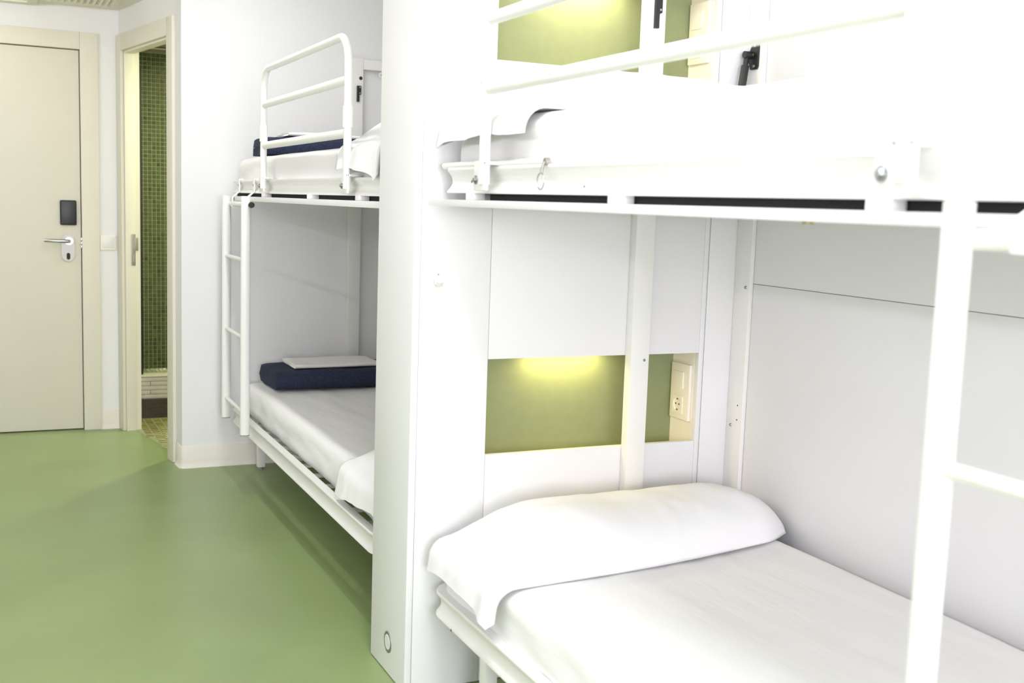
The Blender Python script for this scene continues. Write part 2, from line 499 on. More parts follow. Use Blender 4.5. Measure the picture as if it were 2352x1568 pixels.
# mosaic floor of the bathroom, starting in the doorway
ang = math.radians(-9.9)
fl = []
PF2 = .046
M_fl = Matrix(((1, 0, 0, 0.742), (0, 1, 0, YB + .1), (0, 0, 1, 0.001), (0, 0, 0, 1)))
for i in range(-3, 27):
    for j in range(0, 27):
        u, v = i * PF2, j * PF2
        c = M_fl @ Vector((u + PF2 / 2, v + PF2 / 2, 0))
        if (c - A).dot(N) > TH - .015 and c.y < CY - .03 and c.x < XR - .03:
            fl.append((u, u + PF2 - .005, v, v + PF2 - .005))
bf = MB().prism([tuple(A + N * (TH - .03) + U * -.05), tuple(A + N * (TH - .03) + U * (S1)), (XR, YB + .13, 0), (XR, CY, 0), (.742, CY, 0)], (0, 0, .0012)).build('floor_bathroom', 'grout', **ST)
link('floor_mosaic', tile_mesh('floor_mosaic', fl, M_fl, .003, (.25, .26, .09), 8), 'tile_mosaic', bf, kind='stuff', label='olive mosaic floor tiles')
# shower screen
sx = on(324, 863, 1, CY + .06).x
t = empty('shower_screen', (sx, CY + .06, .248), 'black framed shower screen standing on the kerb', 'shower screen')
bx('post', 'black_plastic', sx - .012, sx + .012, CY + .048, CY + .072, .248, 2.0, t, bev=.002)
bx('foot', 'steel', sx - .009, sx + .009, CY + .05, CY + .07, .2482, .262, t)
bx('wall_profile', 'black_plastic', .7422, .760, CY + .05, CY + .07, .248, 2.0, t)
bx('top_rail', 'black_plastic', .76, sx, CY + .05, CY + .07, 1.98, 2.0, t)
for z in (1.815, .98):
    bx('hinge', 'cream_plastic', sx - .032, sx - .0122, CY + .03, CY + .05, z, z + .085, t, bev=.002)
MB().tube([(.75, 6.78, 2.118), (XR - .01, 6.78, 2.118)], .010).build('shower_rail', 'satin_nickel', label='thin metal rail across the top of the shower', cat='rail')
t = empty('bathroom_lamp', (1.30, 6.25, 2.145), 'round downlight in the bathroom ceiling', 'lamp')
MB().disc((1.30, 6.25, 2.145), (0, 0, -1), .085, .01).build('ring', 'white_plastic', t)
MB().disc((1.30, 6.25, 2.135), (0, 0, -1), .065, .004).build('diffuser', 'led_warm', t)

# ================================================================== PARTITION WITH THE NICHES
NX0, NX1 = 1.188, 1.855
NICHES = [(0.634, 0.893), (1.667, 1.926)]
ND = 2.79
pt = empty('partition', (1.47, 2.80, 0), 'white laminate partition with two green backed niches between the bunks', 'partition')
def pan(x0, x1, z0, z1, y0=PF, y1=PF + .018, name='panel', m='laminate', lab=None):
    return bx(name, m, x0, x1, y0, y1, z0, z1, pt, bev=.0008, label=lab)
pan(PX, PX + .018, .004, CEIL - .002, PF, PB, 'end_panel')
pan(PX + .0192, NX0 - .0012, .004, CEIL - .002)
pan(NX0, NX1, .004, NICHES[0][0]); pan(NX0, NX1, NICHES[0][1], NICHES[1][0]); pan(NX0, NX1, NICHES[1][1], CEIL - .002)
pan(NX1 + .0006, NX1 + .0160, .004, CEIL - .002, name='edge_strip')
pan(NX1 + .0186, XR - .001, .004, CEIL - .002)
pan(PX + .019, XR - .001, .004, CEIL - .002, PB - .018, PB, 'back_panel')
bx('seam_backing', 'seam_dark', PX + .019, NX0 - .03, PF + .0185, PF + .021, .004, CEIL - .002, pt)
bx('seam_backing', 'seam_dark', NX1 + .03, XR - .001, PF + .0185, PF + .021, .004, CEIL - .002, pt)
bx('gap_shade', 'seam_dark', PX + .004, XR - .002, PF + .004, PB - .004, 0.0, .004, pt)  # dark filler painted as the thin shadow gap at the floor
for z0, z1 in NICHES:
    nb = bx('niche_back', 'niche_green', NX0 - .012, NX1 + .012, ND, ND + .012, z0 - .062, z1 + .012, pt, label='green niche back')
    bx('niche_side', 'cream_plastic', NX0 - .018, NX0, PF + .0182, ND, z0 - .062, z1 + .012, pt)
    bx('niche_side', 'cream_plastic', NX1, NX1 + .015, PF + .0182, ND, z0 - .062, z1 + .012, pt)
    bx('niche_shelf', 'cream_plastic', NX0, NX1, PF + .0182, ND, z0 - .062, z0 - .046, pt)
    bx('niche_top', 'cream_plastic', NX0, NX1, PF + .0182, ND, z1 + .0105, z1 + .014, pt)
    # small warm lamp under the top of the niche
    up = z0 > 1
    lx = 1.475
    t = empty('niche_lamp', (lx, 2.75, z1 + .01), 'small warm strip lamp under the top of the %s niche' % ('upper' if up else 'lower'), 'lamp')
    bx('housing', 'white_plastic', lx - .13, lx + .13, 2.736, 2.764, z1 + .002, z1 + .0104, t, bev=.002)
    bx('diffuser', 'led_warm', lx - .12, lx + .12, 2.741, 2.759, z1 + .0002, z1 + .002, t)
    light('niche_light', 'AREA', (lx, 2.752, z1 - .0012), (0.78, 1.35)[up], ((1.0, 0.80, 0.36), (1.0, 0.84, 0.52))[up], (0, 0, 0), shape='RECTANGLE', size=.24, size_y=.016, spread=math.radians(165))
    # switch and socket plate on the right cheek
    dz = z0 - NICHES[0][0]
    pz0, pz1 = .686 + dz * .998, .852 + dz * 1.003
    py0, py1 = 2.686, 2.782
    t = empty('socket_plate', (NX1, 2.735, pz0), 'cream switch and power socket plate on the cheek of the %s niche' % ('upper' if up else 'lower'), 'socket')
    MB().box(NX1 - .010, NX1, py0, py1, pz0, pz1, .0025).build('plate', 'cream_plastic', t)
    ym = (py0 + py1) / 2 + .006
    MB().box(NX1 - .0135, NX1 - .009, ym - .026, ym + .026, pz1 - .074, pz1 - .024, .0015).build('rocker', 'cream_plastic', t)
    zc = pz0 + .043
    m = MB()
    n = 28
    # square insert with a round well
    ro, ri, rb = .026, .0195, .0175
    sq = []
    ring = []
    bot = []
    for k in range(n):
        a = 2 * PI * k / n + PI / n
        c_, s_ = math.cos(a), math.sin(a)
        q = ro / max(abs(c_), abs(s_))
        sq.append(m.bm.verts.new((NX1 - .0125, ym + q * c_, zc + q * s_)))
        ring.append(m.bm.verts.new((NX1 - .0125, ym + ri * c_, zc + ri * s_)))
        bot.append(m.bm.verts.new((NX1 - .0102, ym + rb * c_, zc + rb * s_)))
    sb = [m.bm.verts.new((NX1 - .0095, v.co.y, v.co.z)) for v in sq]
    for k in range(n):
        j = (k + 1) % n
        m.bm.faces.new((sq[k], sq[j], ring[j], ring[k])); m.bm.faces.new((ring[k], ring[j], bot[j], bot[k])); m.bm.faces.new((sb[k], sb[j], sq[j], sq[k]))
    m.bm.faces.new(bot)
    so = m.build('socket', 'cream_plastic', t)
    for s_ in (-1, 1):
        MB().disc((NX1 - .0105, ym + s_ * .0085, zc + .001), (-1, 0, 0), .0026, .0006, 10).build('pin_hole', 'hole_dark', so)
        MB().box(NX1 - .0125, NX1 - .0105, ym - .003, ym + .003, zc + s_ * .016 - .0022, zc + s_ * .016 + .0022).build('earth_clip', 'brass', so)

# round floor light set in the partition end
fc = (on(883, 1472, 0, PX) + on(899, 1475, 0, PX)) / 2
t = empty('floor_light', tuple(fc), 'small round courtesy light low on the end of the partition', 'lamp')
MB().cone((PX, fc.y, fc.z), (PX - .0018, fc.y, fc.z), .0305, .0295, 32).build('ring', 'satin_nickel', t)
MB().cone((PX - .0015, fc.y, fc.z), (PX - .0026, fc.y, fc.z), .0215, .0210, 32).build('lens', 'frosted', t)
# coat hook on the front panel
hc = on(1003, 635, 1, PF)
t = empty('wall_hook', tuple(hc), 'small white plastic hook screwed to the partition front', 'hook')
MB().box(hc.x - .012, hc.x + .014, PF - .006, PF, hc.z - .008, hc.z + .022, .003).build('plate', 'white_plastic', t)
m = MB(); m.tube([(hc.x, PF - .004, hc.z - .006), (hc.x, PF - .012, hc.z - .018), (hc.x - .002, PF - .026, hc.z - .020), (hc.x - .003, PF - .034, hc.z - .010)], .006, flat=(.009, .0045))
m.build('hook', 'white_plastic', t)
MB().disc((hc.x + .002, PF - .006, hc.z + .006), (0, -1, 0), .0022, .0008, 10).build('screw', 'zinc', t)

# ================================================================== BUNK BEDS
def rrect(x0, x1, y0, y1, r, n=8):
    """closed path with outward normals"""
    out = []
    for cx, cy, a0 in ((x1 - r, y1 - r, 0), (x0 + r, y1 - r, PI / 2), (x0 + r, y0 + r, PI), (x1 - r, y0 + r, 1.5 * PI)):
        for k in range(n + 1):
            a = a0 + PI / 2 * k / n
            out.append((cx + r * math.cos(a), cy + r * math.sin(a), math.cos(a), math.sin(a)))
    return out
def rail_prof(zb, zt):
    h = zt - zb
    P = [(-.030, zt), (-.026, zt + .0015), (-.002, zt + .0015), (0, zt - .001), (0, zt - .006)]
    for k in range(1, 8):
        q = k / 8
        P.append((-.013 * math.sin(PI * q) ** .8, zt - .006 - (h - .012) * q))
    P += [(0, zb + .006), (0, zb + .001), (-.002, zb), (-.030, zb), (-.030, zb + .003), (-.016, zb + .004), (-.016, zt - .004), (-.030, zt - .003)]
    return P
def arc_pts(c, e1, e2, r, a0, a1, n=8):
    c, e1, e2 = Vector(c), Vector(e1), Vector(e2)
    return [c + e1 * (r * math.cos(a0 + (a1 - a0) * k / n)) + e2 * (r * math.sin(a0 + (a1 - a0) * k / n)) for k in range(n + 1)]

def bunk(label, y0, y1, head, zl, zu, xo, guard, board, leg_y, posts, front, spacers, legx):
    """y0..y1 along the wall; head = y of the pillow end; zl, zu = (bottom, top) of the lower and upper rails; front = -1 if the end frame stands against the panel the camera looks at"""
    t = empty('bunk_bed', (1.48, (y0 + y1) / 2, 0), label, 'bunk bed')
    xi = XR - .035
    low = MB().sweep(rrect(xo, xi, y0, y1, .075), rail_prof(*zl)).build('lower_frame', 'bed_steel', t, smooth=50)
    up = MB().sweep(rrect(xo, xi, y0, y1, .075), rail_prof(*zu)).build('upper_frame', 'bed_steel', t, smooth=50)
    # cross slats of the lower base, each a piece
    ns = 13
    for k in range(ns):
        y = y0 + .12 + (y1 - y0 - .24) * k / (ns - 1)
        bx('slat', 'bed_steel', xo + .017, xi - .017, y - .016, y + .016, zl[0] + .020, zl[0] + .030, low, bev=.002)
    # upper base: dark boards on top of a white boarded shelf
    bx('shelf_board', 'laminate', xo - .025, XR - .002, board[0], board[1], board[2], board[3], t, bev=.0015)
    bx('base_board', 'black_base', xo + .030, xi - .02, board[0] + .02, board[1] - (.26 if front < 0 else .02), board[3], zu[0] + .012, t)
    for y in spacers:
        bx('spacer', 'bed_steel', xo - .006, xo + .029, y - .019, y + .019, board[3], zu[0] + .002, t, bev=.003)
    # end frames: a middle post, a wall post and a top bar
    pm = None
    for (py0, py1, sgn) in posts:
        yb = py1 if sgn > 0 else py0            # wall side of the post
        pm = bx('end_post', 'bed_steel', 1.607, 1.667, py0, py1, 0.0, 1.98, t, bev=.003)
        bx('wall_post', 'bed_steel', 1.966, XR - .0005, py0 - (.04 if sgn > 0 else 0), py1 + (0 if sgn > 0 else .04), 0.0, 1.98, t, bev=.0015)
        bx('top_bar', 'bed_steel', 1.667, 1.966, py0 + .002, py1 - .002, 1.928, 1.976, t, bev=.002)
    # folding legs of the lower bed
    for y in leg_y:
        lg = bx('leg', 'bed_steel', xo + legx, xo + legx + .035, y - .0175, y + .0175, .012, zl[0] + .012, t, bev=.003)
        MB().disc((xo + legx + .0175, y, 0), (0, 0, 1), .014, .014, 16).build('foot', 'grey_rubber', lg)
    # guard rail: bent tube, two sleeves, two cross rails, two brackets with bolts
    ga, gb, ztop, rails, slv, xg = guard
    r = .085
    zb = zu[0] + .02
    R = .0128
    pts = [Vector((xg, ga, zb)), Vector((xg, ga, (zb + ztop) / 2)), Vector((xg, ga, ztop - r))]
    pts += arc_pts((xg, ga + r, ztop - r), (0, -1, 0), (0, 0, 1), r, 0, PI / 2)[1:]
    pts += [Vector((xg, (ga + gb) / 2, ztop))]
    pts += arc_pts((xg, gb - r, ztop - r), (0, 1, 0), (0, 0, 1), r, PI / 2, 0)
    pts += [Vector((xg, gb, (zb + ztop) / 2)), Vector((xg, gb, zb))]
    g = MB().tube(pts, R, 14).build('guard_rail', 'bed_steel', t, smooth=60)
    for z in rails:
        MB().tube([(xg, ga + .008, z), (xg, gb - .008, z)], .01, 14, flat=(.0095, .0145)).build('cross_rail', 'bed_steel', g, smooth=60)
    for y in (ga, gb):
        MB().tube([(xg, y, slv), (xg, y, slv + .066)], .0160, 16).build('sleeve', 'bed_steel', g, smooth=60)
        # bracket strap over the rail, bolted through
        br = MB().box(xg - .006, xg + .002, y - .020, y + .046, zu[0] + .006, zu[1] + .012, .003)
        br.box(xg - .006, xo + .012, y - .020, y + .020, zu[1] + .003, zu[1] + .010, .002)
        bro = br.build('bracket', 'bed_steel', g)
        bm_ = MB()
        bm_.cone((xg - .006, y + .032, zu[0] + .030), (xg - .008, y + .032, zu[0] + .030), .0105, .010, 20)
        bm_.cone((xg - .008, y + .032, zu[0] + .030), (xg - .013, y + .032, zu[0] + .030), .0075, .004, 20)
        bm_.build('bolt', 'zinc', bro)
    return t, low, up, pm

near, near_low, near_up, near_post = bunk(
    'nearer white metal bunk bed with plain sheets and a key ring on its rail', .42, 2.636, 2.636, (.240, .305), (1.323, 1.383), 1.025,
    (1.028, 2.292, 1.845, (1.552, 1.700), 1.564, 1.000), (.35, 2.640, 1.291, 1.3075), (2.44,), [(2.628, 2.6595, 1)], -1,
    [on(p, q, 0, 1.02).y for p, q in ((1077, 449), (1408, 456), (2012, 468))] + [.52], .075)
far, far_low, far_up, far_post = bunk(
    'white metal bunk bed beyond the partition with navy blankets on it', 3.06, 5.275, 3.06, (.240, .305), (1.311, 1.366), 1.022,
    (3.345, 4.500, 1.795, (1.500, 1.660), 1.516, 1.000), (2.96, 5.30, 1.277, 1.2965), (5.235,), [(5.325, 5.3595, 1)], 1,
    [on(p, q, 0, 1.017).y for p, q in ((603, 451), (708, 453), (820, 455))], .12)

def screw(name, c, axis, r, h, m, parent):
    return MB().cone(c, Vector(c) + Vector(axis) * h, r, r * .7, 14).build(name, m, parent)
# bolts and holes on the posts of the near bunk
wp = [o for o in near.children if o.name.startswith('wall_post')][0]
for p in ((1713, 660), (1678, 975)):
    q = on(p[0], p[1], 0, 1.966); screw('bolt', q, (-1, 0, 0), .0050, .003, 'zinc', wp)
for p in ((1694, 931), (1692, 964)):
    q = on(p[0], p[1], 0, 1.966); screw('hole', q, (-1, 0, 0), .0026, .0006, 'hole_dark', wp)
q = on(1480, 827, 1, 2.628); screw('bolt', q, (0, -1, 0), .0042, .0025, 'zinc', near_post)
def latch(parent, x, y, z0, z1, post_top_hole=False):
    """black hooked catch screwed to the front of a post"""
    h = z1 - z0
    m = MB()
    m.prism([(x - .009, y, z0), (x + .003, y, z0), (x + .003, y, z0 + h * .42), (x + .011, y, z0 + h * .46), (x + .011, y, z1), (x - .009, y, z1)], (0, -.010, 0))
    l = m.build('latch', 'black_plastic', parent)
    for z in (z0 + h * .54, z1 - h * .10):
        MB().cone((x + .005, y - .010, z), (x + .005, y - .0115, z), .0032, .003, 12).build('screw', 'steel', l)
    return l
latch(near_post, 1.638, 2.628, 1.783, 1.872)
latch(far_post, 1.643, 5.325, 1.772, 1.848)
screw('hole', (1.654, 5.325, 1.885), (0, -1, 0), .009, .0008, 'hole_dark', far_post)
tb = [o for o in far.children if o.name.startswith('top_bar')][0]
q = on(874, 173, 1, 5.34)
MB().cone((q.x, 5.34, q.z), (q.x, 5.327, q.z), .014, .013, 16).build('pivot', 'bed_steel', tb)
MB().cone((q.x, 5.327, q.z), (q.x, 5.325, q.z), .005, .005, 12).build('pivot_pin', 'steel', tb)
# gas strut of the near upper bed
gp = on(1735, 130, 0, 1.966)
m = MB()
hexo = []
pl = [(-.010, -.036), (.010, -.036), (.014, -.028), (.014, .030), (.006, .038), (-.004, .038), (-.008, .030), (-.018, .008), (-.018, -.010)]
m.prism([(1.966, gp.y + a * -1.35, gp.z + b) for a, b in pl], (-.006, 0, 0))
gs = m.build('strut_plate', 'black_plastic', near)
for b in (-.027, .029):
    MB().cone((1.960, gp.y - .003, gp.z + b), (1.9585, gp.y - .003, gp.z + b), .0045, .004, 12).build('screw', 'steel', gs)
m = MB()
m.cone((1.960, gp.y + .010, gp.z + .004), (1.935, gp.y + .010, gp.z + .004), .011, .010, 14)
m.build('strut_joint', 'black_plastic', gs)
MB().cone((1.955, gp.y - .004, gp.z + .004), (1.9545, gp.y - .004, gp.z + .004), .004, .004, 10).build('rivet', 'brass', gs)
e0 = Vector((1.945, gp.y + .012, gp.z - .004))
e1 = Vector((1.900, gp.y - .015, gp.z - .20))
m = MB(); m.tube([e0, e0.lerp(e1, .12)], .0075, 14); m.tube([e0.lerp(e1, .12), e0.lerp(e1, .14), e1], .0115, 16)
m.build('gas_strut', 'black_plastic', near, smooth=60)
# retaining bar on top of the near upper rail, with small holes in the rail
m = MB(); m.tube([(1.040, 2.618, 1.3905), (1.036, 2.62, 1.3905), (1.034, 2.60, 1.3905), (1.034, 2.06, 1.3895)], .0085, 12)
bar = m.build('retaining_bar', 'bed_steel', near_up, smooth=60)
q = on(1084, 417, 0, 1.013); screw('hole', q, (-1, 0, 0), .0032, .0008, 'hole_dark', near_up)
q = on(1342, 428, 0, 1.013); screw('hole', q, (-1, 0, 0), .0026, .0008, 'hole_dark', near_up)
q = on(1036, 1447, 0, 1.013); screw('hole', q, (-1, 0, 0), .0034, .0008, 'hole_dark', near_low)
# screws under the shelf board
q = on(1857, 513, 0, 1.06); 
sbd = [o for o in near.children if o.name.startswith('shelf_board')][0]
for dy in (-.008, .008):
    screw('screw', (q.x, q.y + dy, 1.2912), (0, 0, -1), .005, .004, 'brass', sbd)
# key ring hanging from the bar end
kp = Vector((1.022, 2.036, 1.372))
kr = empty('key_ring', tuple(kp), 'thin steel key ring hanging from the upper rail of the bunk', 'key ring')
m = MB(); m.cone((1.030, 2.036, 1.389), (1.020, 2.036, 1.389), .0085, .0075, 16); m.build('end_stop', 'satin_nickel', kr)
m = MB(); m.tube([(1.020, 2.036, 1.388), (1.016, 2.035, 1.379), (1.014, 2.034, 1.371), (1.013, 2.034, 1.364)], .0030, 10); m.build('chain', 'satin_nickel', kr, smooth=60)
m = MB()
rp = [Vector((1.012, 2.034 + .0155 * math.cos(a), 1.349 + .0165 * math.sin(a))) for a in [2 * PI * k / 28 for k in range(29)]]
m.tube(rp, .0015, 8, caps=False); m.build('ring', 'steel', kr, smooth=60)

# ------------------------------------------------------------------ ladders
def ladder(label, ya, yb, x, z0, z1, rungs, bar_z, xo, zu, capdir, straps):
    t = empty('bunk_ladder', (x, (ya + yb) / 2, z0), label, 'ladder')
    for y in (ya, yb):
        s = MB().tube([(x, y, z0 + .004), (x, y, (z0 + z1) / 2), (x, y, z1)], .02, 20, flat=(.0135, .0205)).build('stile', 'bed_steel', t, smooth=60)
        MB().tube([(x, y, z0), (x, y, z0 + .005)], .02, 20, flat=(.013, .020)).build('end_cap', 'grey_rubber', s)
    for z in rungs:
        MB().tube([(x, ya + .01, z), (x, yb - .01, z)], .0095, 14).build('rung', 'bed_steel', t, smooth=60)
    e = yb + .03 if capdir > 0 else ya - .03
    b = MB().tube([(x + .016, min(ya - .0, e), bar_z), (x + .016, max(yb + .0, e), bar_z)], .0115, 14).build('top_bar', 'bed_steel', t, smooth=60)
    MB().cone((x + .016, e, bar_z), (x + .016, e + (.012 if capdir > 0 else -.012), bar_z), .013, .012, 18).build('bar_cap', 'black_plastic', b)
    for y in straps:
        m = MB()
        pr = [(x + .006, bar_z - .012), (x + .011, bar_z - .012), (x + .011, zu[0] - .022), (xo - .001, zu[0] + .006), (xo - .001, zu[1] + .003), (xo + .014, zu[1] + .003), (xo + .014, zu[1] + .008), (xo - .006, zu[1] + .008), (xo - .006, zu[0] + .006), (x + .006, zu[0] - .020)]
        m.prism([(a, y - .014, b_) for a, b_ in pr], (0, .028, 0))
        h = m.build('hook', 'bed_steel', t)
        MB().cone((xo - .006, y, zu[0] + .034), (xo - .0066, y, zu[0] + .034), .004, .004, 12).build('hole', 'hole_dark', h)
    return t
ladder('white tubular ladder hooked on the bunk with navy blankets', 4.737, 5.155, .980, .275, 1.298, (.371, .694, 1.027), 1.262, 1.022, (1.311, 1.366), -1, (5.075, 4.765))
ladder('white tubular ladder hooked on the bunk whose lower bed has no blanket', .49, .909, .968, .275, 1.320, (.371, .694, 1.022), 1.279, 1.025, (1.323, 1.383), -1, (.828, .55))

# ------------------------------------------------------------------ mattresses in fitted sheets
def sgn(v): return -1 if v < 0 else 1
def mattress(name, label, x0, x1, y0, y1, z0, z1, seed, sag=0.004):
    hx, hy, hz = (x1 - x0) / 2, (y1 - y0) / 2, (z1 - z0) / 2
    c = Vector(((x0 + x1) / 2, (y0 + y1) / 2, (z0 + z1) / 2))
    nx, ny, nz = 44, 96, 10
    bm = bmesh.new()
    vd = {}
    r = .040
    def P(i, j, k):
        if (i, j, k) in vd: return vd[(i, j, k)]
        # spread samples towards the edges
        def sp(i, n): 
            q = 2 * i / n - 1
            return math.sin(q * PI / 2) * .45 + q * .55
        p = Vector((sp(i, nx) * hx, sp(j, ny) * hy, sp(k, nz) * hz))
        inner = Vector((max(-hx + r, min(hx - r, p.x)), max(-hy + r, min(hy - r, p.y)), max(-hz + r, min(hz - r, p.z))))
        d = p - inner
        if d.length > 1e-9:
            nrm = d.normalized()
            p = inner + nrm * r
        else:
            nrm = Vector((0, 0, 1))
        w = c + p
        amp = .0022
        q = Vector((w.x * 9 + seed, w.y * 3.0, w.z * 26))
        dsp = noise.noise(q) * amp * 1.6
        # long soft creases running along the bed on the top
        if nrm.z > .4:
            dsp += .0034 * noise.noise(Vector((w.x * 15 + w.y * 2.5 + seed, w.y * 1.1, 3))) + .0035 * noise.noise(Vector((w.x * 2.5, w.y * 1.6 + seed, 7)))
            dsp -= sag * max(0, 1 - (p.x / hx) ** 2)
        else:
            # gathered creases of the fitted sheet on the sides
            s_ = w.y * 12 + w.z * 18
            dsp += .0040 * noise.noise(Vector((s_, seed + w.z * 7, w.y * 2))) + .0065 * noise.noise(Vector((w.y * 4.2 + w.z * 9 + seed, w.z * 24 - w.y * 3, 4)))
        v = bm.verts.new(w + nrm * dsp)
        vd[(i, j, k)] = v
        return v
    def face(a, b, c_, d): bm.faces.new((P(*a), P(*b), P(*c_), P(*d)))
    for i in range(nx):
        for j in range(ny):
            face((i, j, nz), (i + 1, j, nz), (i + 1, j + 1, nz), (i, j + 1, nz))
            face((i, j, 0), (i, j + 1, 0), (i + 1, j + 1, 0), (i + 1, j, 0))
    for k in range(nz):
        for j in range(ny):
            face((0, j, k), (0, j, k + 1), (0, j + 1, k + 1), (0, j + 1, k)); face((nx, j, k), (nx, j + 1, k), (nx, j + 1, k + 1), (nx, j, k + 1))
        for i in range(nx):
            face((i, 0, k), (i + 1, 0, k), (i + 1, 0, k + 1), (i, 0, k + 1)); face((i, ny, k), (i, ny, k + 1), (i + 1, ny, k + 1), (i + 1, ny, k))
    bmesh.ops.recalc_face_normals(bm, faces=bm.faces[:])
    me = bpy.data.meshes.new(name); bm.to_mesh(me); bm.free(); me.shade_smooth()
    return link(name, me, 'sheet', label=label, cat='mattress')
mattress('mattress', 'mattress in a white fitted sheet on the lower bed, with no blanket on it', 1.050, 1.935, .47, 2.600, .275, .430, 1.3)
mattress('mattress', 'mattress in a white fitted sheet on the upper bed, with no blanket on it', 1.058, 1.935, .47, 2.600, 1.338, 1.502, 5.1)
mattress('mattress', 'mattress in a white fitted sheet under the lower navy blanket and grey cloth', 1.079, 1.935, 3.11, 5.225, .275, .430, 9.7)
mattress('mattress', 'mattress in a white fitted sheet on the upper bed, under a folded navy blanket', 1.050, 1.935, 3.11, 5.245, 1.326, 1.470, 13.2)

# ------------------------------------------------------------------ pillows: closed end at the wall, open hem hanging over the rail
def pillow(name, label, y_back, y_front, zb, H, xe, x_wall, hang, tips, seed, skew=0.0, lean=0.0):
    """zb = mattress top; xe = x where the case falls over the edge; hang = drop of the hem (function of v in -1..1 front..back)"""
    s = 1 if y_back > y_front else -1
    nu, nv = 76, 40
    L1 = x_wall - xe
    m = MB()
    def pt(u, v, layer):
        # u: 0 at the closed end .. 1 at the hem
        drop = hang(v) if layer > 0 else hang(v) * .72 + .006
        Ltot = L1 + drop + .035
        d = u * Ltot
        # width of the case: bulges a little in the middle, pinched corner at the wall end
        t = d / L1
        yf = y_front + skew * (1 - min(t, 1)) + .012 * math.sin(t * 5 + seed) * s
        yb = y_back - .004 * s
        pin = .74 + .26 * math.sin(min(1.0, t / .13) * PI / 2)
        yc = (yf + yb) / 2
        y = yc + (yb - yf) / 2 * v * pin
        # filling height
        rise = min(1.0, max(0.0, (t + .012) / .30)); rise = math.sqrt(max(0.0, 1 - (1 - rise) ** 2.3))
        fall = min(1.0, max(0.0, (1.01 - t) / .19)); fall = math.sin(fall * PI / 2) ** .9
        fill = rise * fall
        prof = max(0.0, 1 - abs(v) ** 2.4) ** .62
        h = H * fill * prof * (1 + lean * v)
        if d <= L1:
            x, z = x_wall - d, zb
        else:
            e = d - L1
            rr = .050
            arc = rr * PI / 2
            if e < arc:
                a = e / rr
                x, z = xe - rr * math.sin(a), zb - rr * (1 - math.cos(a))
            else:
                x, z = xe - rr - (e - arc) * .12, zb - rr - (e - arc)
        nz = noise.noise(Vector((x * 7 + seed, y * 9, layer * 3))) * .006 + noise.noise(Vector((x * 22, y * 17 + seed, layer))) * .0022
        hemk = max(0.0, (d - L1 * .86) / (Ltot - L1 * .86))
        wav = (noise.noise(Vector((y * 7.5 + seed, x * 2, layer * 5))) * .020 + noise.noise(Vector((y * 19 + seed, 1, layer))) * .006) * hemk
        if layer > 0:
            z += .012 + h * .93 + nz * (.4 + fill)
            x -= .006 + wav * .9 * (1 if d > L1 else .25) + (.012 * hemk)
        else:
            z += .004
            x -= wav * .4 + .002
        return Vector((x, y, z))
    top = [[pt(i / nu, 2 * j / nv - 1, 1) for j in range(nv + 1)] for i in range(nu + 1)]
    bot = [[pt(i / nu, 2 * j / nv - 1, -1) for j in range(nv + 1)] for i in range(nu + 1)]
    T = m.grid(top); Bt = m.grid(bot)
    for i in range(nu):
        m.bm.faces.new((T[i][0], T[i + 1][0], Bt[i + 1][0], Bt[i][0]))
        m.bm.faces.new((T[i][nv], Bt[i][nv], Bt[i + 1][nv], T[i + 1][nv]))
    for j in range(nv):
        m.bm.faces.new((T[0][j], Bt[0][j], Bt[0][j + 1], T[0][j + 1]))
    me = m.mesh(name, 180)
    o = link(name, me, 'pillow_linen', label=label, cat='pillow')
    return o
def hem(front, mid, back, k=1.0):
    def f(v):
        # longest at the two corners, shorter between
        a = (1 - v) / 2
        base = mid + (front - mid) * a ** 2.2 + (back - mid) * (1 - a) ** 3
        return base + .002 * math.sin(v * 7)
    return f
pillow('pillow', 'white pillow on the lower bed without a blanket, below the lit niche', 2.605, 2.185, .430, .128, 1.074, 1.962, hem(.090, .058, .078), None, 2.0, skew=.12)
pillow('pillow', 'white pillow on the upper bed without a blanket, hem hanging behind the guard post', 2.615, 2.155, 1.502, .120, 1.078, 1.962, hem(.060, .050, .075), None, 6.0, skew=.10)
pillow('pillow', 'white pillow on the lower bed with the navy blanket and grey cloth', 3.085, 3.50, .430, .120, 1.096, 1.962, hem(.11, .085, .075), None, 11.0, skew=-.06)
pillow('pillow', 'white pillow on the upper bed with the navy blanket, hem falling over the rail', 3.085, 3.52, 1.470, .115, 1.074, 1.962, hem(.085, .075, .12), None, 17.0, skew=-.06)

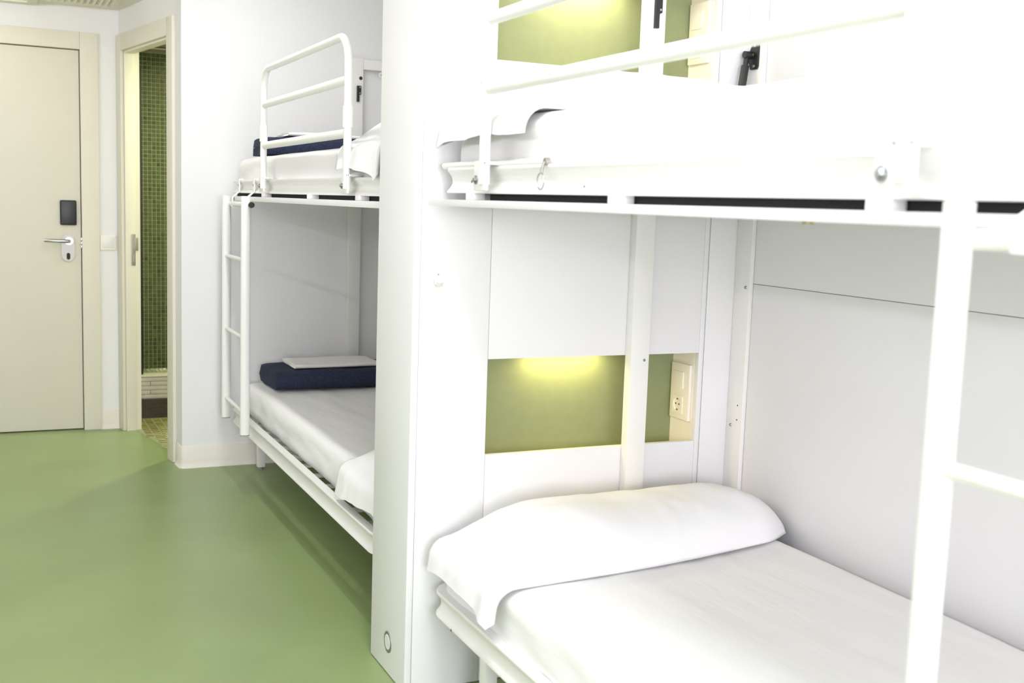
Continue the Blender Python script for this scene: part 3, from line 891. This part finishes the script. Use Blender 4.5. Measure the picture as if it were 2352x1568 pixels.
# ------------------------------------------------------------------ folded blankets and cloths
def folded(name, label, cat, m, x0, x1, y0, y1, z0, layers, th, seed, fray=.004, rz=0.0, group=None, flip=True):
    """a cloth folded into layers; its folds show at the y0 edge and its loose ends at x0"""
    mb = MB()
    # section in the (y, z) plane: a serpentine strip with rounded folds
    w = y1 - y0
    path = []
    r = th / 2
    n_layers = layers
    for k in range(n_layers):
        z = z0 + th * .5 + k * th * .985
        ya, yb = y0 + r + .002 * (k % 2), y1 - r
        seg = [(ya + (yb - ya) * q / 14, z) for q in range(15)]
        if k % 2: seg.reverse()
        path += seg
        if k < n_layers - 1:
            yc = yb if k % 2 == 0 else ya
            sg = 1 if k % 2 == 0 else -1
            for q in range(1, 6):
                a = -PI / 2 + PI * q / 6
                path.append((yc + sg * math.cos(a) * th * .5, z + th * .5 + math.sin(a) * th * .5))
    if flip: path = [(y0 + y1 - p[0], p[1]) for p in path]
    n = len(path)
    nor = []
    for i in range(n):
        a, b = path[max(0, i - 1)], path[min(n - 1, i + 1)]
        d = Vector((b[0] - a[0], b[1] - a[1])).normalized()
        nor.append((-d.y, d.x))
    hh = th * .475
    sec = [(p[0] + q[0] * hh, p[1] + q[1] * hh) for p, q in zip(path, nor)] + [(p[0] - q[0] * hh, p[1] - q[1] * hh) for p, q in reversed(list(zip(path, nor)))]
    nx = 36
    rings = []
    cx, cy = (x0 + x1) / 2, (y0 + y1) / 2
    for i in range(nx + 1):
        t = i / nx
        row = []
        edge = max(0, 1 - min(t, 1 - t) * nx / 1.5)
        for kk, (y, z) in enumerate(sec):
            x = x0 + (x1 - x0) * t
            x += fray * 2.5 * noise.noise(Vector((y * 9 + seed, z * 60, 2))) * (1 if t < .06 or t > .94 else .2)
            zz = z + fray * noise.noise(Vector((x * 7 + seed, y * 9, z * 8))) * ((z - z0) / (layers * th) + .1)
            # thinner at both loose ends
            zz = z0 + (zz - z0) * (1 - .10 * edge)
            yy = y + fray * noise.noise(Vector((x * 6, z * 20, seed))) 
            v = Vector((x - cx, yy - cy, zz))
            row.append(Vector((cx + v.x * math.cos(rz) - v.y * math.sin(rz), cy + v.x * math.sin(rz) + v.y * math.cos(rz), zz)))
        rings.append([mb.bm.verts.new(p) for p in row])
    ns = len(sec)
    for a, b in zip(rings, rings[1:]):
        for k in range(ns):
            mb.bm.faces.new((a[k], a[(k + 1) % ns], b[(k + 1) % ns], b[k]))
    # caps follow the strip so that each layer stays a layer
    for ring in (rings[0], rings[-1]):
        h = len(path)
        for k in range(h - 1):
            mb.bm.faces.new((ring[k], ring[k + 1], ring[ns - 2 - k], ring[ns - 1 - k]))
    return link(name, mb.mesh(name, 60), m, label=label, cat=cat, group=group)
folded('folded_blanket', 'folded navy fleece blanket on the foot of the lower bed', 'blanket', 'navy_fleece', 1.150, 1.80, 4.905, 5.235, .4345, 2, .0440, 3.1, fray=.006)
folded('folded_cloth', 'folded pale grey cloth lying on the lower navy blanket', 'cloth', 'ecru_cloth', 1.250, 1.665, 4.960, 5.200, .525, 2, .0085, 8.4, fray=.004, rz=.03)
folded('folded_blanket', 'folded navy fleece blanket on the foot of the upper bed', 'blanket', 'navy_fleece', 1.080, 1.70, 4.780, 5.10, 1.4755, 2, .0420, 5.5, fray=.006)
folded('folded_cloth', 'folded off-white cloth lying on the upper navy blanket', 'cloth', 'sheet', 1.180, 1.56, 4.82, 5.07, 1.563, 2, .0085, 2.2, fray=.004, rz=-.03)

# ------------------------------------------------------------------ ceiling lamps over the aisle
for i, (lx, ly) in enumerate(LAMPS):
    t = empty('ceiling_lamp', (lx, ly, CEIL), 'long white tube lamp on the ceiling over the aisle ' + ('beside the nearer bunk' if i == 0 else 'beside the bunk beyond the partition'), 'lamp')
    hw = (.19, .045)[i]
    bx('housing', 'white_plastic', lx - hw, lx + hw, ly - .62, ly + .62, CEIL - .05, CEIL, t, bev=.006)
    bx('diffuser', 'lamp_white', lx - hw + .015, lx + hw - .015, ly - .60, ly + .60, CEIL - .068, CEIL - .05, t, bev=.008)

t = empty('side_fill_body', (XL, 2.6, FILL_Z), 'unseen tube added as side fill along the wall opposite the bunks', 'lamp')  # housing for the added side fill, out of view
bx('housing', 'white_plastic', XL, XL + .06, FILL_Y0 - .03, FILL_Y1 + .03, FILL_Z - .05, FILL_Z + .05, t, bev=.006)
bx('diffuser', 'lamp_white', XL + .06, XL + .09, FILL_Y0, FILL_Y1, FILL_Z - .035, FILL_Z + .035, t, bev=.01)
